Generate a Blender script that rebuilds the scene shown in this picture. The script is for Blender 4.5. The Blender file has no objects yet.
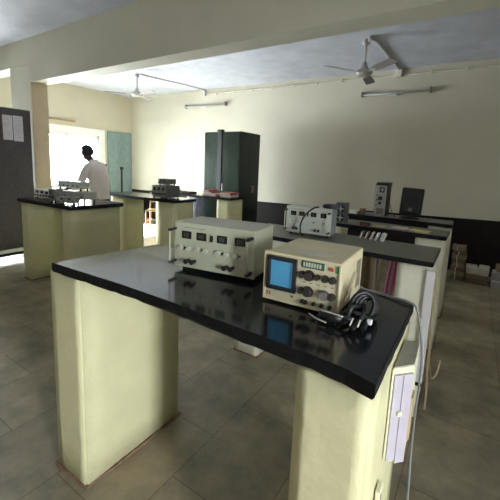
import bpy, bmesh, math, random
from mathutils import Vector, Matrix
random.seed(7)
scene = bpy.context.scene
COL = scene.collection
PI = math.pi

# ------------------------------------------------------------------ materials
def mat(name, col, rough=.6, metal=0., var=.06, scale=12., bump=0., bscale=60., spec=.5, coat=0.):
    m = bpy.data.materials.new(name); m.use_nodes = True
    nt = m.node_tree; N = nt.nodes; L = nt.links
    b = N['Principled BSDF']
    b.inputs['Roughness'].default_value = rough
    b.inputs['Metallic'].default_value = metal
    b.inputs['Specular IOR Level'].default_value = spec
    b.inputs['Coat Weight'].default_value = coat
    tc = N.new('ShaderNodeTexCoord')
    nz = N.new('ShaderNodeTexNoise'); nz.inputs['Scale'].default_value = scale; nz.inputs['Detail'].default_value = 5
    L.new(tc.outputs['Object'], nz.inputs['Vector'])
    rp = N.new('ShaderNodeValToRGB')
    rp.color_ramp.elements[0].position = .3; rp.color_ramp.elements[1].position = .7
    rp.color_ramp.elements[0].color = (*[max(0, c*(1-var)) for c in col], 1)
    rp.color_ramp.elements[1].color = (*[min(1, c*(1+var)) for c in col], 1)
    L.new(nz.outputs['Fac'], rp.inputs['Fac']); L.new(rp.outputs['Color'], b.inputs['Base Color'])
    if bump:
        n2 = N.new('ShaderNodeTexNoise'); n2.inputs['Scale'].default_value = bscale; n2.inputs['Detail'].default_value = 4
        L.new(tc.outputs['Object'], n2.inputs['Vector'])
        bp = N.new('ShaderNodeBump'); bp.inputs['Strength'].default_value = bump; bp.inputs['Distance'].default_value = .01
        L.new(n2.outputs['Fac'], bp.inputs['Height']); L.new(bp.outputs['Normal'], b.inputs['Normal'])
    return m

def floor_mat():
    m = bpy.data.materials.new('kota_stone_floor'); m.use_nodes = True
    nt = m.node_tree; N = nt.nodes; L = nt.links; b = N['Principled BSDF']
    tc = N.new('ShaderNodeTexCoord')
    mp = N.new('ShaderNodeMapping'); mp.inputs['Rotation'].default_value = (0, 0, PI/2); mp.inputs['Location'].default_value = (.12, .14, 0)
    wn = N.new('ShaderNodeTexNoise'); wn.inputs['Scale'].default_value = 1.2
    L.new(tc.outputs['Object'], wn.inputs['Vector'])
    L.new(tc.outputs['Object'], mp.inputs['Vector'])
    br = N.new('ShaderNodeTexBrick'); L.new(mp.outputs['Vector'], br.inputs['Vector'])
    br.inputs['Scale'].default_value = 1.0
    br.inputs['Brick Width'].default_value = .62; br.inputs['Row Height'].default_value = .46
    br.inputs['Mortar Size'].default_value = .0045; br.inputs['Mortar Smooth'].default_value = .4
    br.inputs['Bias'].default_value = 0
    br.inputs['Color1'].default_value = (.33, .285, .20, 1); br.inputs['Color2'].default_value = (.265, .235, .175, 1)
    br.inputs['Mortar'].default_value = (.20, .15, .095, 1)
    n1 = N.new('ShaderNodeTexNoise'); n1.inputs['Scale'].default_value = 3.5; n1.inputs['Detail'].default_value = 9; n1.inputs['Roughness'].default_value = .65
    L.new(tc.outputs['Object'], n1.inputs['Vector'])
    rp = N.new('ShaderNodeValToRGB'); rp.color_ramp.elements[0].position = .35; rp.color_ramp.elements[1].position = .7
    rp.color_ramp.elements[0].color = (.55, .56, .53, 1); rp.color_ramp.elements[1].color = (1.38, 1.28, 1.14, 1)
    L.new(n1.outputs['Fac'], rp.inputs['Fac'])
    mx = N.new('ShaderNodeMix'); mx.data_type = 'RGBA'; mx.blend_type = 'MULTIPLY'; mx.inputs[0].default_value = 1
    L.new(br.outputs['Color'], mx.inputs[6]); L.new(rp.outputs['Color'], mx.inputs[7])
    # rusty patches
    n2 = N.new('ShaderNodeTexNoise'); n2.inputs['Scale'].default_value = 1.7; n2.inputs['Detail'].default_value = 3
    L.new(tc.outputs['Object'], n2.inputs['Vector'])
    r2 = N.new('ShaderNodeValToRGB'); r2.color_ramp.elements[0].position = .55; r2.color_ramp.elements[1].position = .75
    r2.color_ramp.elements[0].color = (0, 0, 0, 1); r2.color_ramp.elements[1].color = (.55, .55, .55, 1)
    L.new(n2.outputs['Fac'], r2.inputs['Fac'])
    m2 = N.new('ShaderNodeMix'); m2.data_type = 'RGBA'; m2.inputs[7].default_value = (.20, .15, .095, 1)
    L.new(r2.outputs['Color'], m2.inputs[0]); L.new(mx.outputs[2], m2.inputs[6])
    L.new(m2.outputs[2], b.inputs['Base Color'])
    b.inputs['Roughness'].default_value = .42
    bp = N.new('ShaderNodeBump'); bp.inputs['Strength'].default_value = .25; bp.inputs['Distance'].default_value = .01
    L.new(n1.outputs['Fac'], bp.inputs['Height']); L.new(bp.outputs['Normal'], b.inputs['Normal'])
    return m

def glass_mat():
    m = bpy.data.materials.new('window_glass'); m.use_nodes = True
    nt = m.node_tree; N = nt.nodes; L = nt.links
    for n in list(N):
        if n.type != 'OUTPUT_MATERIAL': N.remove(n)
    out = [n for n in N if n.type == 'OUTPUT_MATERIAL'][0]
    t = N.new('ShaderNodeBsdfTransparent'); t.inputs['Color'].default_value = (.95, .97, .97, 1)
    g = N.new('ShaderNodeBsdfGlossy'); g.inputs['Roughness'].default_value = .02
    f = N.new('ShaderNodeFresnel'); f.inputs['IOR'].default_value = 1.45
    mx = N.new('ShaderNodeMixShader'); L.new(f.outputs[0], mx.inputs[0]); L.new(t.outputs[0], mx.inputs[1]); L.new(g.outputs[0], mx.inputs[2])
    L.new(mx.outputs[0], out.inputs['Surface'])
    return m

def emit_mat(name, col, e):
    m = mat(name, col, .25, var=.04, scale=4); b = m.node_tree.nodes['Principled BSDF']
    b.inputs['Emission Color'].default_value = (*col, 1); b.inputs['Emission Strength'].default_value = e
    return m

M = dict(
 plasterwhite=mat('cream_white_plaster', (.76, .735, .58), .7, var=.05, scale=6, bump=.4, bscale=28),
 trunk=mat('white_trunking', (.72, .69, .70), .5, var=.04),
 trlight=mat('light_grey_case', (.46, .47, .42), .5, var=.08, scale=15),
 trmid=mat('mid_grey_case', (.22, .22, .19), .5, var=.1, scale=15),
 brgranite=mat('dusty_brown_black_granite', (.030, .024, .024), .22, var=.3, scale=60, bump=.02, bscale=40),
 wall=mat('cream_wall', (.56, .52, .41), .8, var=.035, scale=2.5, bump=.15, bscale=35),
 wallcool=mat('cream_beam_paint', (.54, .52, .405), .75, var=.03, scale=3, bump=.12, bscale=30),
 ceil=mat('whitewashed_ceiling', (.52, .53, .58), .9, var=.10, scale=4, bump=.25, bscale=22),
 dado=mat('dark_brown_dado_paint', (.014, .0105, .009), .8, var=.2, scale=6, bump=.2, bscale=30, spec=.2),
 floor=floor_mat(),
 plaster=mat('pale_yellow_plaster', (.60, .565, .335), .7, var=.05, scale=6, bump=.45, bscale=28),
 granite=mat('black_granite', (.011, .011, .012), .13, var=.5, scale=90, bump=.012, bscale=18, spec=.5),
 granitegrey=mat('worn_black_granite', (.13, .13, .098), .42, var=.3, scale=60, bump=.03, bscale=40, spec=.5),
 granedge=mat('rough_cut_granite_edge', (.006, .006, .007), .5, var=.5, scale=30, bump=.4, bscale=50, spec=.2),
 base=mat('rusty_mortar', (.20, .125, .07), .85, var=.3, scale=30, bump=.3),
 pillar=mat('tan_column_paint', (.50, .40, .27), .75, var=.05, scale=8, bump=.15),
 white=mat('white_paint', (.80, .80, .78), .5, var=.03),
 pvc=mat('grey_white_conduit', (.62, .60, .60), .45, var=.05),
 offw=mat('dusty_cream_plastic', (.66, .62, .52), .5, var=.05),
 teal=mat('teal_door_paint', (.20, .28, .28), .5, var=.12, scale=9, bump=.08),
 tealdk=mat('dark_bolt_iron', (.03, .04, .04), .5, .5),
 brownsteel=mat('dark_brown_enamel', (.052, .043, .043), .5, var=.25, scale=30, bump=.08, bscale=50),
 paper=mat('printed_paper', (.52, .50, .53), .8, var=.10, scale=35),
 paperw=mat('white_paper', (.60, .575, .50), .85, var=.12, scale=20),
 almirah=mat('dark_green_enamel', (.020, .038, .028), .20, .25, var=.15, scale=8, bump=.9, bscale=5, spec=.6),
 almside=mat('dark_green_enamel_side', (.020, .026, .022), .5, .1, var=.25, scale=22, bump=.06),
 rubber=mat('black_rubber', (.012, .012, .012), .45, var=.2),
 black=mat('black_plastic', (.009, .009, .009), .5, var=.2),
 psu=mat('pale_green_enamel', (.50, .51, .375), .45, var=.03, scale=10, bump=.02),
 psutop=mat('pale_green_case', (.41, .40, .33), .5, var=.05, scale=10),
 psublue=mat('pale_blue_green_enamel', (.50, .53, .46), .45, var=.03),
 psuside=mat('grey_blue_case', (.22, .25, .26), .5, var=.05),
 lcd=mat('dark_display_glass', (.010, .010, .009), .12, var=.3),
 seg=mat('unlit_digit_grey', (.10, .10, .085), .5),
 knobl=mat('cream_knob', (.55, .55, .44), .4, var=.04),
 knobd=mat('dark_brown_knob', (.035, .028, .024), .35, var=.1),
 knobg=mat('grey_knob', (.20, .17, .16), .4, var=.1),
 scope=mat('cream_instrument_case', (.62, .55, .35), .5, var=.04, scale=8, bump=.03),
 scopef=mat('light_cream_fascia', (.55, .50, .34), .45, var=.03),
 bezel=mat('black_screen_bezel', (.020, .022, .026), .3, var=.1),
 screen=emit_mat('blue_tube_screen', (.065, .25, .41), .12),
 green=mat('green_strip', (.045, .11, .07), .5, var=.1),
 greenlt=mat('green_label', (.10, .30, .10), .5, var=.1),
 red=mat('red_mark', (.45, .06, .04), .5),
 steel=mat('brushed_steel', (.50, .50, .49), .35, .8, var=.05),
 module=mat('dark_grey_module', (.11, .115, .105), .5, var=.15, scale=25),
 modface=mat('grey_green_panel', (.20, .20, .165), .5, var=.15, scale=40),
 trainer=mat('grey_beige_case', (.42, .41, .35), .55, var=.1, scale=15),
 trdark=mat('dark_grey_case', (.10, .10, .095), .5, var=.15, scale=15),
 wood=mat('brown_wood', (.23, .115, .05), .5, var=.25, scale=14, bump=.1),
 woodlt=mat('tan_wood_strip', (.42, .30, .14), .6, var=.2, scale=14),
 card=mat('brown_cardboard', (.22, .15, .085), .85, var=.2, scale=9, bump=.1),
 carddk=mat('dark_brown_paper', (.12, .085, .05), .85, var=.25, scale=12, bump=.1),
 folder=mat('yellow_folder', (.55, .44, .17), .7, var=.08),
 pinkp=mat('pink_paper', (.56, .42, .40), .8, var=.08),
 redfile=mat('faded_red_file', (.40, .085, .07), .6, var=.2, scale=20),
 pink=mat('magenta_pipe', (.40, .055, .17), .45, var=.1),
 lilac=mat('lilac_mottled', (.42, .43, .62), .7, var=.25, scale=9, bump=.3, bscale=9),
 lilacbox=mat('lilac_grey_paint', (.45, .41, .46), .6, var=.05, scale=12, bump=.1),
 creambox=mat('cream_board_paint', (.70, .68, .47), .6, var=.05, scale=10, bump=.1),
 boxtop=mat('dusty_board_top', (.33, .32, .27), .8, var=.1, scale=30),
 cable=mat('grey_cable_sheath', (.20, .21, .20), .45, var=.05),
 tan=mat('tan_wire', (.42, .33, .19), .5, var=.06),
 fan=mat('fan_white_enamel', (.40, .38, .36), .4, var=.05),
 fanblade=mat('dusty_fan_blade', (.25, .22, .20), .55, var=.1),
 tube=mat('unlit_tube_glass', (.50, .49, .47), .2, var=.02),
 skin=mat('brown_skin', (.085, .048, .032), .55, var=.06),
 hair=mat('black_hair', (.010, .009, .009), .6, var=.2, scale=80, bump=.3, bscale=120),
 shirt=mat('white_shirt_cloth', (.74, .66, .60), .85, var=.05, scale=8, bump=.25, bscale=14),
 trouser=mat('dark_trouser_cloth', (.035, .035, .045), .85, var=.1, bump=.15, bscale=16),
 shoe=mat('black_leather', (.015, .014, .013), .4),
 glass=glass_mat(),
 crt=mat('dark_grey_monitor_shell', (.020, .023, .024), .45, var=.15, scale=20),
 tower=mat('silver_grey_fascia', (.38, .37, .34), .45, .0, var=.15, scale=20),
)

# ------------------------------------------------------------------ mesh builder
class MB:
    def __init__(s): s.bm = bmesh.new()
    def _merge(s, b, mx):
        b.transform(mx)
        me = bpy.data.meshes.new('tmp'); b.to_mesh(me); b.free()
        s.bm.from_mesh(me); bpy.data.meshes.remove(me)
    def box(s, lo, hi, bev=0., seg=2, mx=None):
        b = bmesh.new(); bmesh.ops.create_cube(b, size=1)
        c = [(lo[i]+hi[i])/2 for i in range(3)]; d = [abs(hi[i]-lo[i]) for i in range(3)]
        for v in b.verts: v.co = Vector((v.co.x*d[0]+c[0], v.co.y*d[1]+c[1], v.co.z*d[2]+c[2]))
        if bev: bmesh.ops.bevel(b, geom=b.edges[:], offset=min(bev, min(d)*.45), segments=seg, affect='EDGES', profile=.5)
        s._merge(b, mx or Matrix()); return s
    def cyl(s, p0, p1, r0, r1=None, n=16, cap=True, mx=None):
        p0 = Vector(p0); p1 = Vector(p1); r1 = r0 if r1 is None else r1
        b = bmesh.new(); bmesh.ops.create_cone(b, cap_ends=cap, segments=n, radius1=r0, radius2=r1, depth=(p1-p0).length)
        q = Vector((0, 0, 1)).rotation_difference((p1-p0).normalized()).to_matrix().to_4x4()
        for f in b.faces: f.smooth = len(f.verts) == 4
        b.transform(Matrix.Translation((p0+p1)/2) @ q)
        s._merge(b, mx or Matrix()); return s
    def sph(s, c, r, sc=(1, 1, 1), n=16, mx=None):
        b = bmesh.new(); bmesh.ops.create_uvsphere(b, u_segments=n, v_segments=n//2+2, radius=r)
        for v in b.verts: v.co = Vector((v.co.x*sc[0]+c[0], v.co.y*sc[1]+c[1], v.co.z*sc[2]+c[2]))
        for f in b.faces: f.smooth = True
        s._merge(b, mx or Matrix()); return s
    def lathe(s, prof, c=(0, 0, 0), n=24, mx=None):
        b = bmesh.new(); rings = []
        for r, z in prof: rings.append([b.verts.new((c[0]+r*math.cos(2*PI*i/n), c[1]+r*math.sin(2*PI*i/n), c[2]+z)) for i in range(n)])
        for a, d in zip(rings, rings[1:]):
            for i in range(n):
                f = b.faces.new((a[i], a[(i+1) % n], d[(i+1) % n], d[i])); f.smooth = True
        b.faces.new(rings[0][::-1]); b.faces.new(rings[-1])
        bmesh.ops.recalc_face_normals(b, faces=b.faces[:])
        s._merge(b, mx or Matrix()); return s
    def tube(s, pts, r, n=8, closed=False, mx=None):
        pts = [Vector(p) for p in pts]
        # smooth with catmull-rom
        out = []
        for i in range(len(pts)-1):
            p0 = pts[max(i-1, 0)]; p1 = pts[i]; p2 = pts[i+1]; p3 = pts[min(i+2, len(pts)-1)]
            for k in range(6):
                t = k/6
                out.append(.5*((2*p1)+(p2-p0)*t+(2*p0-5*p1+4*p2-p3)*t*t+(3*p1-p0-3*p2+p3)*t**3))
        out.append(pts[-1]); pts = out
        b = bmesh.new(); rings = []; up = Vector((0.13, .21, 1)).normalized()
        for i, p in enumerate(pts):
            t = (pts[min(i+1, len(pts)-1)]-pts[max(i-1, 0)])
            t = t.normalized() if t.length > 1e-7 else Vector((0, 0, 1))
            x = up-t*up.dot(t)
            if x.length < .05: x = Vector((1, 0, 0))-t*t.x
            x.normalize(); y = t.cross(x); up = x
            rr = r(i/(len(pts)-1)) if callable(r) else r
            rings.append([b.verts.new(p+rr*(math.cos(2*PI*k/n)*x+math.sin(2*PI*k/n)*y)) for k in range(n)])
        for a, d in zip(rings, rings[1:]):
            for i in range(n):
                f = b.faces.new((a[i], a[(i+1) % n], d[(i+1) % n], d[i])); f.smooth = True
        b.faces.new(rings[0][::-1]); b.faces.new(rings[-1])
        bmesh.ops.recalc_face_normals(b, faces=b.faces[:])
        s._merge(b, mx or Matrix()); return s
    def prism(s, pts, z0, z1, bev=0., mx=None):
        b = bmesh.new()
        lo = [b.verts.new((p[0], p[1], z0)) for p in pts]; hi = [b.verts.new((p[0], p[1], z1)) for p in pts]
        b.faces.new(lo[::-1]); b.faces.new(hi); n = len(pts)
        for i in range(n): b.faces.new((lo[i], lo[(i+1) % n], hi[(i+1) % n], hi[i]))
        bmesh.ops.recalc_face_normals(b, faces=b.faces[:])
        if bev: bmesh.ops.bevel(b, geom=b.edges[:], offset=bev, segments=2, affect='EDGES')
        s._merge(b, mx or Matrix()); return s
    def build(s, name, m, parent=None, loc=None):
        me = bpy.data.meshes.new(name); s.bm.to_mesh(me); s.bm.free()
        me.materials.append(M[m] if isinstance(m, str) else m)
        o = bpy.data.objects.new(name, me); COL.objects.link(o)
        if parent: o.parent = parent
        if loc: o.location = loc
        return o

def tag(o, label=None, cat=None, group=None, kind=None):
    if label: o['label'] = label
    if cat: o['category'] = cat
    if group: o['group'] = group
    if kind: o['kind'] = kind
    return o
def thing(name, label, cat, loc=(0, 0, 0), rz=0., group=None):
    o = bpy.data.objects.new(name, None); COL.objects.link(o); o.empty_display_size = .05
    o.location = loc; o.rotation_euler = (0, 0, rz)
    return tag(o, label, cat, group)
def struct(o): o['kind'] = 'structure'; return o
def copy_tree(o, parent=None):
    c = o.copy(); COL.objects.link(c)
    if parent: c.parent = parent
    for ch in list(o.children): copy_tree(ch, c)
    return c

# ------------------------------------------------------------------ room shell
XL, XR, YN, YB, ZC = -7.92, 2.4, -2.6, 6.2, 3.15
WT = .24
struct(MB().box((XL-WT, YN-WT, -.12), (XR+WT, YB+WT, 0)).build('floor', 'floor'))
struct(MB().box((XL-WT, YN-WT, ZC), (XR+WT, YB+WT, ZC+.15)).build('ceiling', 'ceil'))
struct(MB().box((XL-WT, YB, 0), (XR+WT, YB+WT, ZC)).build('wall_back', 'wall'))
def wall_x(name, x0, x1, holes):
    """wall parallel to Y with rectangular openings (y0,y1,z0,z1), sorted by y"""
    b = MB(); y = YN
    for (a, c, z0, z1) in holes:
        b.box((x0, y, 0), (x1, a, ZC))
        if z0 > 0: b.box((x0, a, 0), (x1, c, z0))
        b.box((x0, a, z1), (x1, c, ZC)); y = c
    b.box((x0, y, 0), (x1, YB, ZC))
    return struct(b.build(name, 'wall'))
WY0, WY1, WZ0, WZ1 = 2.90, 5.24, .84, 2.07
NY0, NY1, NZ0, NZ1 = 1.5, 2.2, .85, 1.75
wall_x('wall_left', XL-WT, XL, [(NY0, NY1, NZ0, NZ1), (WY0, WY1, WZ0, WZ1)])
RY0, RY1, RZ0, RZ1 = -.65, -.2, 0.0, 2.05
wall_x('wall_right', XR, XR+WT, [(RY0, RY1, RZ0, RZ1)])
struct(MB().box((XL-WT, YN-WT, 0), (XR+WT, YN, ZC)).build('wall_front', 'wall'))

# beam across the room and its column
struct(MB().box((-5.48, 2.57, 2.555), (XR, 2.80, ZC)).box((XL, 2.57, 2.80), (-5.48, 2.80, ZC)).build('trim_1', 'wallcool'))
col = struct(MB().box((-6.09, 2.57, 0), (-5.48, 2.80, 2.80), .006).build('trim_2', 'wallcool'))
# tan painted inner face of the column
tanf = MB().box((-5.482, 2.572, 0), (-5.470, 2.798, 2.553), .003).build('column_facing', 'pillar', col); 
# painted dado on the back wall (its top edge as uneven as the painter left it)
b = MB(); bm = b.bm
y0, y1 = YB-.006, YB
pts = [(XL, .735), (-3.7, .765), (-.63, .822), (XR, .90)]
for (xa, za), (xb, zb) in zip(pts, pts[1:]):
    q = [(xa, 0), (xb, 0), (xb, zb), (xa, za)]
    f = [bm.verts.new((p[0], y0, p[1])) for p in q]; g = [bm.verts.new((p[0], y1, p[1])) for p in q]
    bm.faces.new(f); bm.faces.new(g[::-1])
    for i in range(4): bm.faces.new((f[i], f[(i+1) % 4], g[(i+1) % 4], g[i]))
bmesh.ops.recalc_face_normals(bm, faces=bm.faces[:])
struct(b.build('trim_3', 'dado'))

def window(name, axis, c0, c1, z0, z1, p, inward, nb):
    """frame + panes in an opening; axis 'x' means the wall is at x=p and runs along y"""
    root = bpy.data.objects.new(name, None); COL.objects.link(root); root['kind'] = 'structure'
    def bx(mb, a0, a1, zz0, zz1, d0, d1):
        if axis == 'x': mb.box((p+d0, a0, zz0), (p+d1, a1, zz1), .004)
        else: mb.box((a0, p+d0, zz0), (a1, p+d1, zz1), .004)
    s = inward; w = .055
    lo, hi = sorted((-.10*s, -.02*s))
    fr = MB()
    bx(fr, c0, c0+w, z0, z1, lo, hi); bx(fr, c1-w, c1, z0, z1, lo, hi); bx(fr, c0, c1, z0, z0+w, lo, hi); bx(fr, c0, c1, z1-w, z1, lo, hi)
    for i in range(1, nb): m = c0+(c1-c0)*i/nb; bx(fr, m-.018, m+.018, z0, z1, lo, hi)
    fr.build('window_frame', 'white', root)
    gl = MB(); m = -.06*s
    bx(gl, c0+.02, c1-.02, z0+.02, z1-.02, m-.003, m+.003); gl.build('window_pane', 'glass', root)
    sl = MB(); d0, d1 = sorted((-.02*s, .05*s)); bx(sl, c0-.05, c1+.05, z0-.035, z0, d0, d1); sl.build('window_sill', 'white', root)
    return root
w1 = window('window_1', 'x', WY0, WY1, WZ0, WZ1, XL, 1, 3)
# broad white surround of the visible window
b = MB()
b.box((XL, WY0-.08, WZ1), (XL+.015, WY1+.16, WZ1+.16), .003); b.box((XL, WY1, WZ0-.06), (XL+.015, WY1+.16, WZ1), .003)
b.build('window_surround', 'white', w1)
window('fill_window', 'x', NY0, NY1, NZ0, NZ1, XL, 1, 2)  # unseen window, added and sized for fill light from the left
# unseen door opening added on the right for side light: frame only
dr = bpy.data.objects.new('fill_door', None); COL.objects.link(dr); dr['kind'] = 'structure'
b = MB(); b.box((XR-.03, RY0-.06, 0), (XR+WT, RY0, RZ1+.06), .005); b.box((XR-.03, RY1, 0), (XR+WT, RY1+.06, RZ1+.06), .005); b.box((XR-.03, RY0, RZ1), (XR+WT, RY1, RZ1+.06), .005)
b.build('door_frame', 'teal', dr)
# teal double door by the window
d1 = bpy.data.objects.new('door_1', None); COL.objects.link(d1); d1['kind'] = 'structure'
for i, (a, c) in enumerate(((5.46, 5.83), (5.835, 6.18))):
    b = MB(); b.box((XL, a, .0), (XL+.035, c, 2.21), .004)
    for z0, z1 in ((.15, 1.0), (1.12, 2.08)):
        b.box((XL+.03, a+.05, z0), (XL+.043, a+.075, z1), .002); b.box((XL+.03, c-.075, z0), (XL+.043, c-.05, z1), .002)
        b.box((XL+.03, a+.05, z0), (XL+.043, c-.05, z0+.02), .002); b.box((XL+.03, a+.05, z1-.02), (XL+.043, c-.05, z1), .002)
    b.build('door_leaf', 'teal', d1)
MB().box((XL+.04, 5.82, .55), (XL+.07, 5.86, 1.32), .006).box((XL+.04, 5.80, 1.26), (XL+.08, 5.88, 1.33), .006).build('door_bolt', 'tealdk', d1)
# wooden strip above the window
tag(MB().box((XL, 3.45, 2.325), (XL+.05, 4.62, 2.36), .005).build('wooden_batten', 'woodlt'), 'thin tan wooden batten fixed to the wall above the bright window', 'batten')

# ------------------------------------------------------------------ lab tables
def slab(outline, z0, z1, m, edge_m, name='table_top', parent=None, rough=.006, bow=None):
    """thick granite slab with a rough hand-cut lower edge"""
    pts = []
    n = len(outline)
    for i in range(n):
        p, q = Vector(outline[i]), Vector(outline[(i+1) % n])
        k = max(2, int((q-p).length/.035))
        for j in range(k): pts.append(p.lerp(q, j/k))
    c = sum((Vector(o) for o in outline), Vector((0, 0)))/n
    bm = bmesh.new(); R = []
    lv = [(z1, -.004), (z1-.004, 0), (z0+.008, .0), (z0, -.006)]
    jit = [random.uniform(-1, 1) for _ in pts]
    for li, (z, off) in enumerate(lv):
        ring = []
        for i, p in enumerate(pts):
            d = (p-c).normalized()
            j = jit[i]*rough*(0.12 if li < 2 else .8)
            ring.append(bm.verts.new((p.x+d.x*(off+j*.5), p.y+d.y*(off+j*.5), z+(jit[(i*7) % len(pts)]*rough*.7 if li >= 2 else 0))))
        R.append(ring)
    m_ = len(pts)
    for a, b_ in zip(R, R[1:]):
        for i in range(m_): f = bm.faces.new((a[i], b_[i], b_[(i+1) % m_], a[(i+1) % m_])); f.material_index = 1
    bm.faces.new(R[0]); f = bm.faces.new(R[-1][::-1]); f.material_index = 1
    bmesh.ops.recalc_face_normals(bm, faces=bm.faces[:])
    me = bpy.data.meshes.new(name); bm.to_mesh(me); bm.free()
    me.materials.append(M[m]); me.materials.append(M[edge_m])
    o = bpy.data.objects.new(name, me); COL.objects.link(o); o.parent = parent
    return o

def masonry_leg(x0, x1, y0, y1, z, parent, paint='plaster', splash=True):
    b = bmesh.new(); bmesh.ops.create_cube(b, size=1)
    for v in b.verts: v.co = Vector(((x0+x1)/2+v.co.x*(x1-x0), (y0+y1)/2+v.co.y*(y1-y0), z/2+v.co.z*z))
    bmesh.ops.bevel(b, geom=b.edges[:], offset=.010, segments=3, affect='EDGES')
    bmesh.ops.subdivide_edges(b, edges=[e for e in b.edges if e.calc_length() > .1], cuts=5, use_grid_fill=True)
    for v in b.verts: v.co += Vector((random.uniform(-1, 1), random.uniform(-1, 1), 0))*.0012
    for f in b.faces: f.smooth = True
    m = MB(); m._merge(b, Matrix()); o = m.build('leg', paint, parent)
    if splash:
        b = MB(); pts = []
        for (xa, ya, xb, yb) in ((x0, y0, x1, y0), (x1, y0, x1, y1), (x1, y1, x0, y1), (x0, y1, x0, y0)):
            for j in range(8):
                t = j/8; pts.append((xa+(xb-xa)*t+random.uniform(-1, 1)*.006, ya+(yb-ya)*t+random.uniform(-1, 1)*.006))
        cx, cy = (x0+x1)/2, (y0+y1)/2
        pts = [(cx+(p[0]-cx)*1.0+(.008 if p[0] > cx else -.008), cy+(p[1]-cy)+(.008 if p[1] > cy else -.008)) for p in pts]
        b.prism(pts, 0, .012); b.build('mortar_base', 'base', o)
    return o

def table(label, outline, z, legs, top='granite', th=.045, group='granite topped masonry tables', rough=.002):
    cx = sum(p[0] for p in outline)/len(outline); cy = sum(p[1] for p in outline)/len(outline)
    t = thing('lab_table', label, 'table', (cx, cy, 0), 0)
    if group: t['group'] = group
    o = [(p[0]-cx, p[1]-cy) for p in outline]
    slab(o, z-th, z, top, 'granedge', 'table_top', t, rough)
    for (x0, x1, y0, y1) in legs: masonry_leg(x0-cx, x1-cx, y0-cy, y1-cy, z-th, t, 'plasterwhite' if top == 'granitegrey' else 'plaster')
    return t
ZT, Z2 = 1.041, 1.0
table('large foreground table with black granite top carrying the blue-screened oscilloscope',
      [(-1.525, .764), (-1.29, .773), (-1.07, .781), (-.83, .779), (-.62, .768), (-.46, .765), (-.32, .763), (-.20, .753), (-.129, .733), (-.131, 1.297), (-.14, 1.31), (-1.465, 1.315)],
      ZT, [(-1.572, -1.332, .775, 1.365), (-.334, -.137, .768, 1.30)], th=.040, rough=.0035)
table('left table crowded with grey instruments, the man standing behind it',
      [(-4.60, 1.936), (-3.50, 1.97), (-3.476, 2.60), (-4.60, 2.60)], Z2, [(-4.585, -4.40, 1.965, 2.585), (-3.71, -3.515, 1.985, 2.585)], 'brgranite', th=.042)
table('middle table in the left row holding one stack of two dark grey boxes',
      [(-4.78, 3.27), (-3.88, 3.24), (-3.325, 3.305), (-3.308, 3.69), (-4.78, 3.69)], Z2, [(-4.72, -4.39, 3.30, 3.67), (-3.68, -3.33, 3.32, 3.67)], th=.040)
table('farthest left table before the dark green cupboard, with paper files on it',
      [(-4.75, 4.10), (-3.34, 4.18), (-3.075, 4.185), (-3.085, 4.60), (-4.75, 4.60)], Z2, [(-4.72, -4.50, 4.20, 4.58), (-3.345, -3.10, 4.21, 4.58)], th=.035)
table('second table of the right row carrying the second pale meter panel power supply',
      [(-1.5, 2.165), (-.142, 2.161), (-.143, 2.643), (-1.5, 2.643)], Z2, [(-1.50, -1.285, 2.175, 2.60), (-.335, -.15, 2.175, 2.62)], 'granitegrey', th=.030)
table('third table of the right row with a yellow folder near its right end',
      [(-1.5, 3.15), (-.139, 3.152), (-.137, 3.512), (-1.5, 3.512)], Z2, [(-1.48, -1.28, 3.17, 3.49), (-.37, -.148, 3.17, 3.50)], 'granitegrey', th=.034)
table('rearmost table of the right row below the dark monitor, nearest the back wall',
      [(-1.5, 3.96), (-.136, 3.96), (-.144, 4.314), (-1.5, 4.314)], Z2, [(-1.48, -1.28, 3.98, 4.29), (-.36, -.148, 3.98, 4.30)], 'granitegrey', th=.034)

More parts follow.
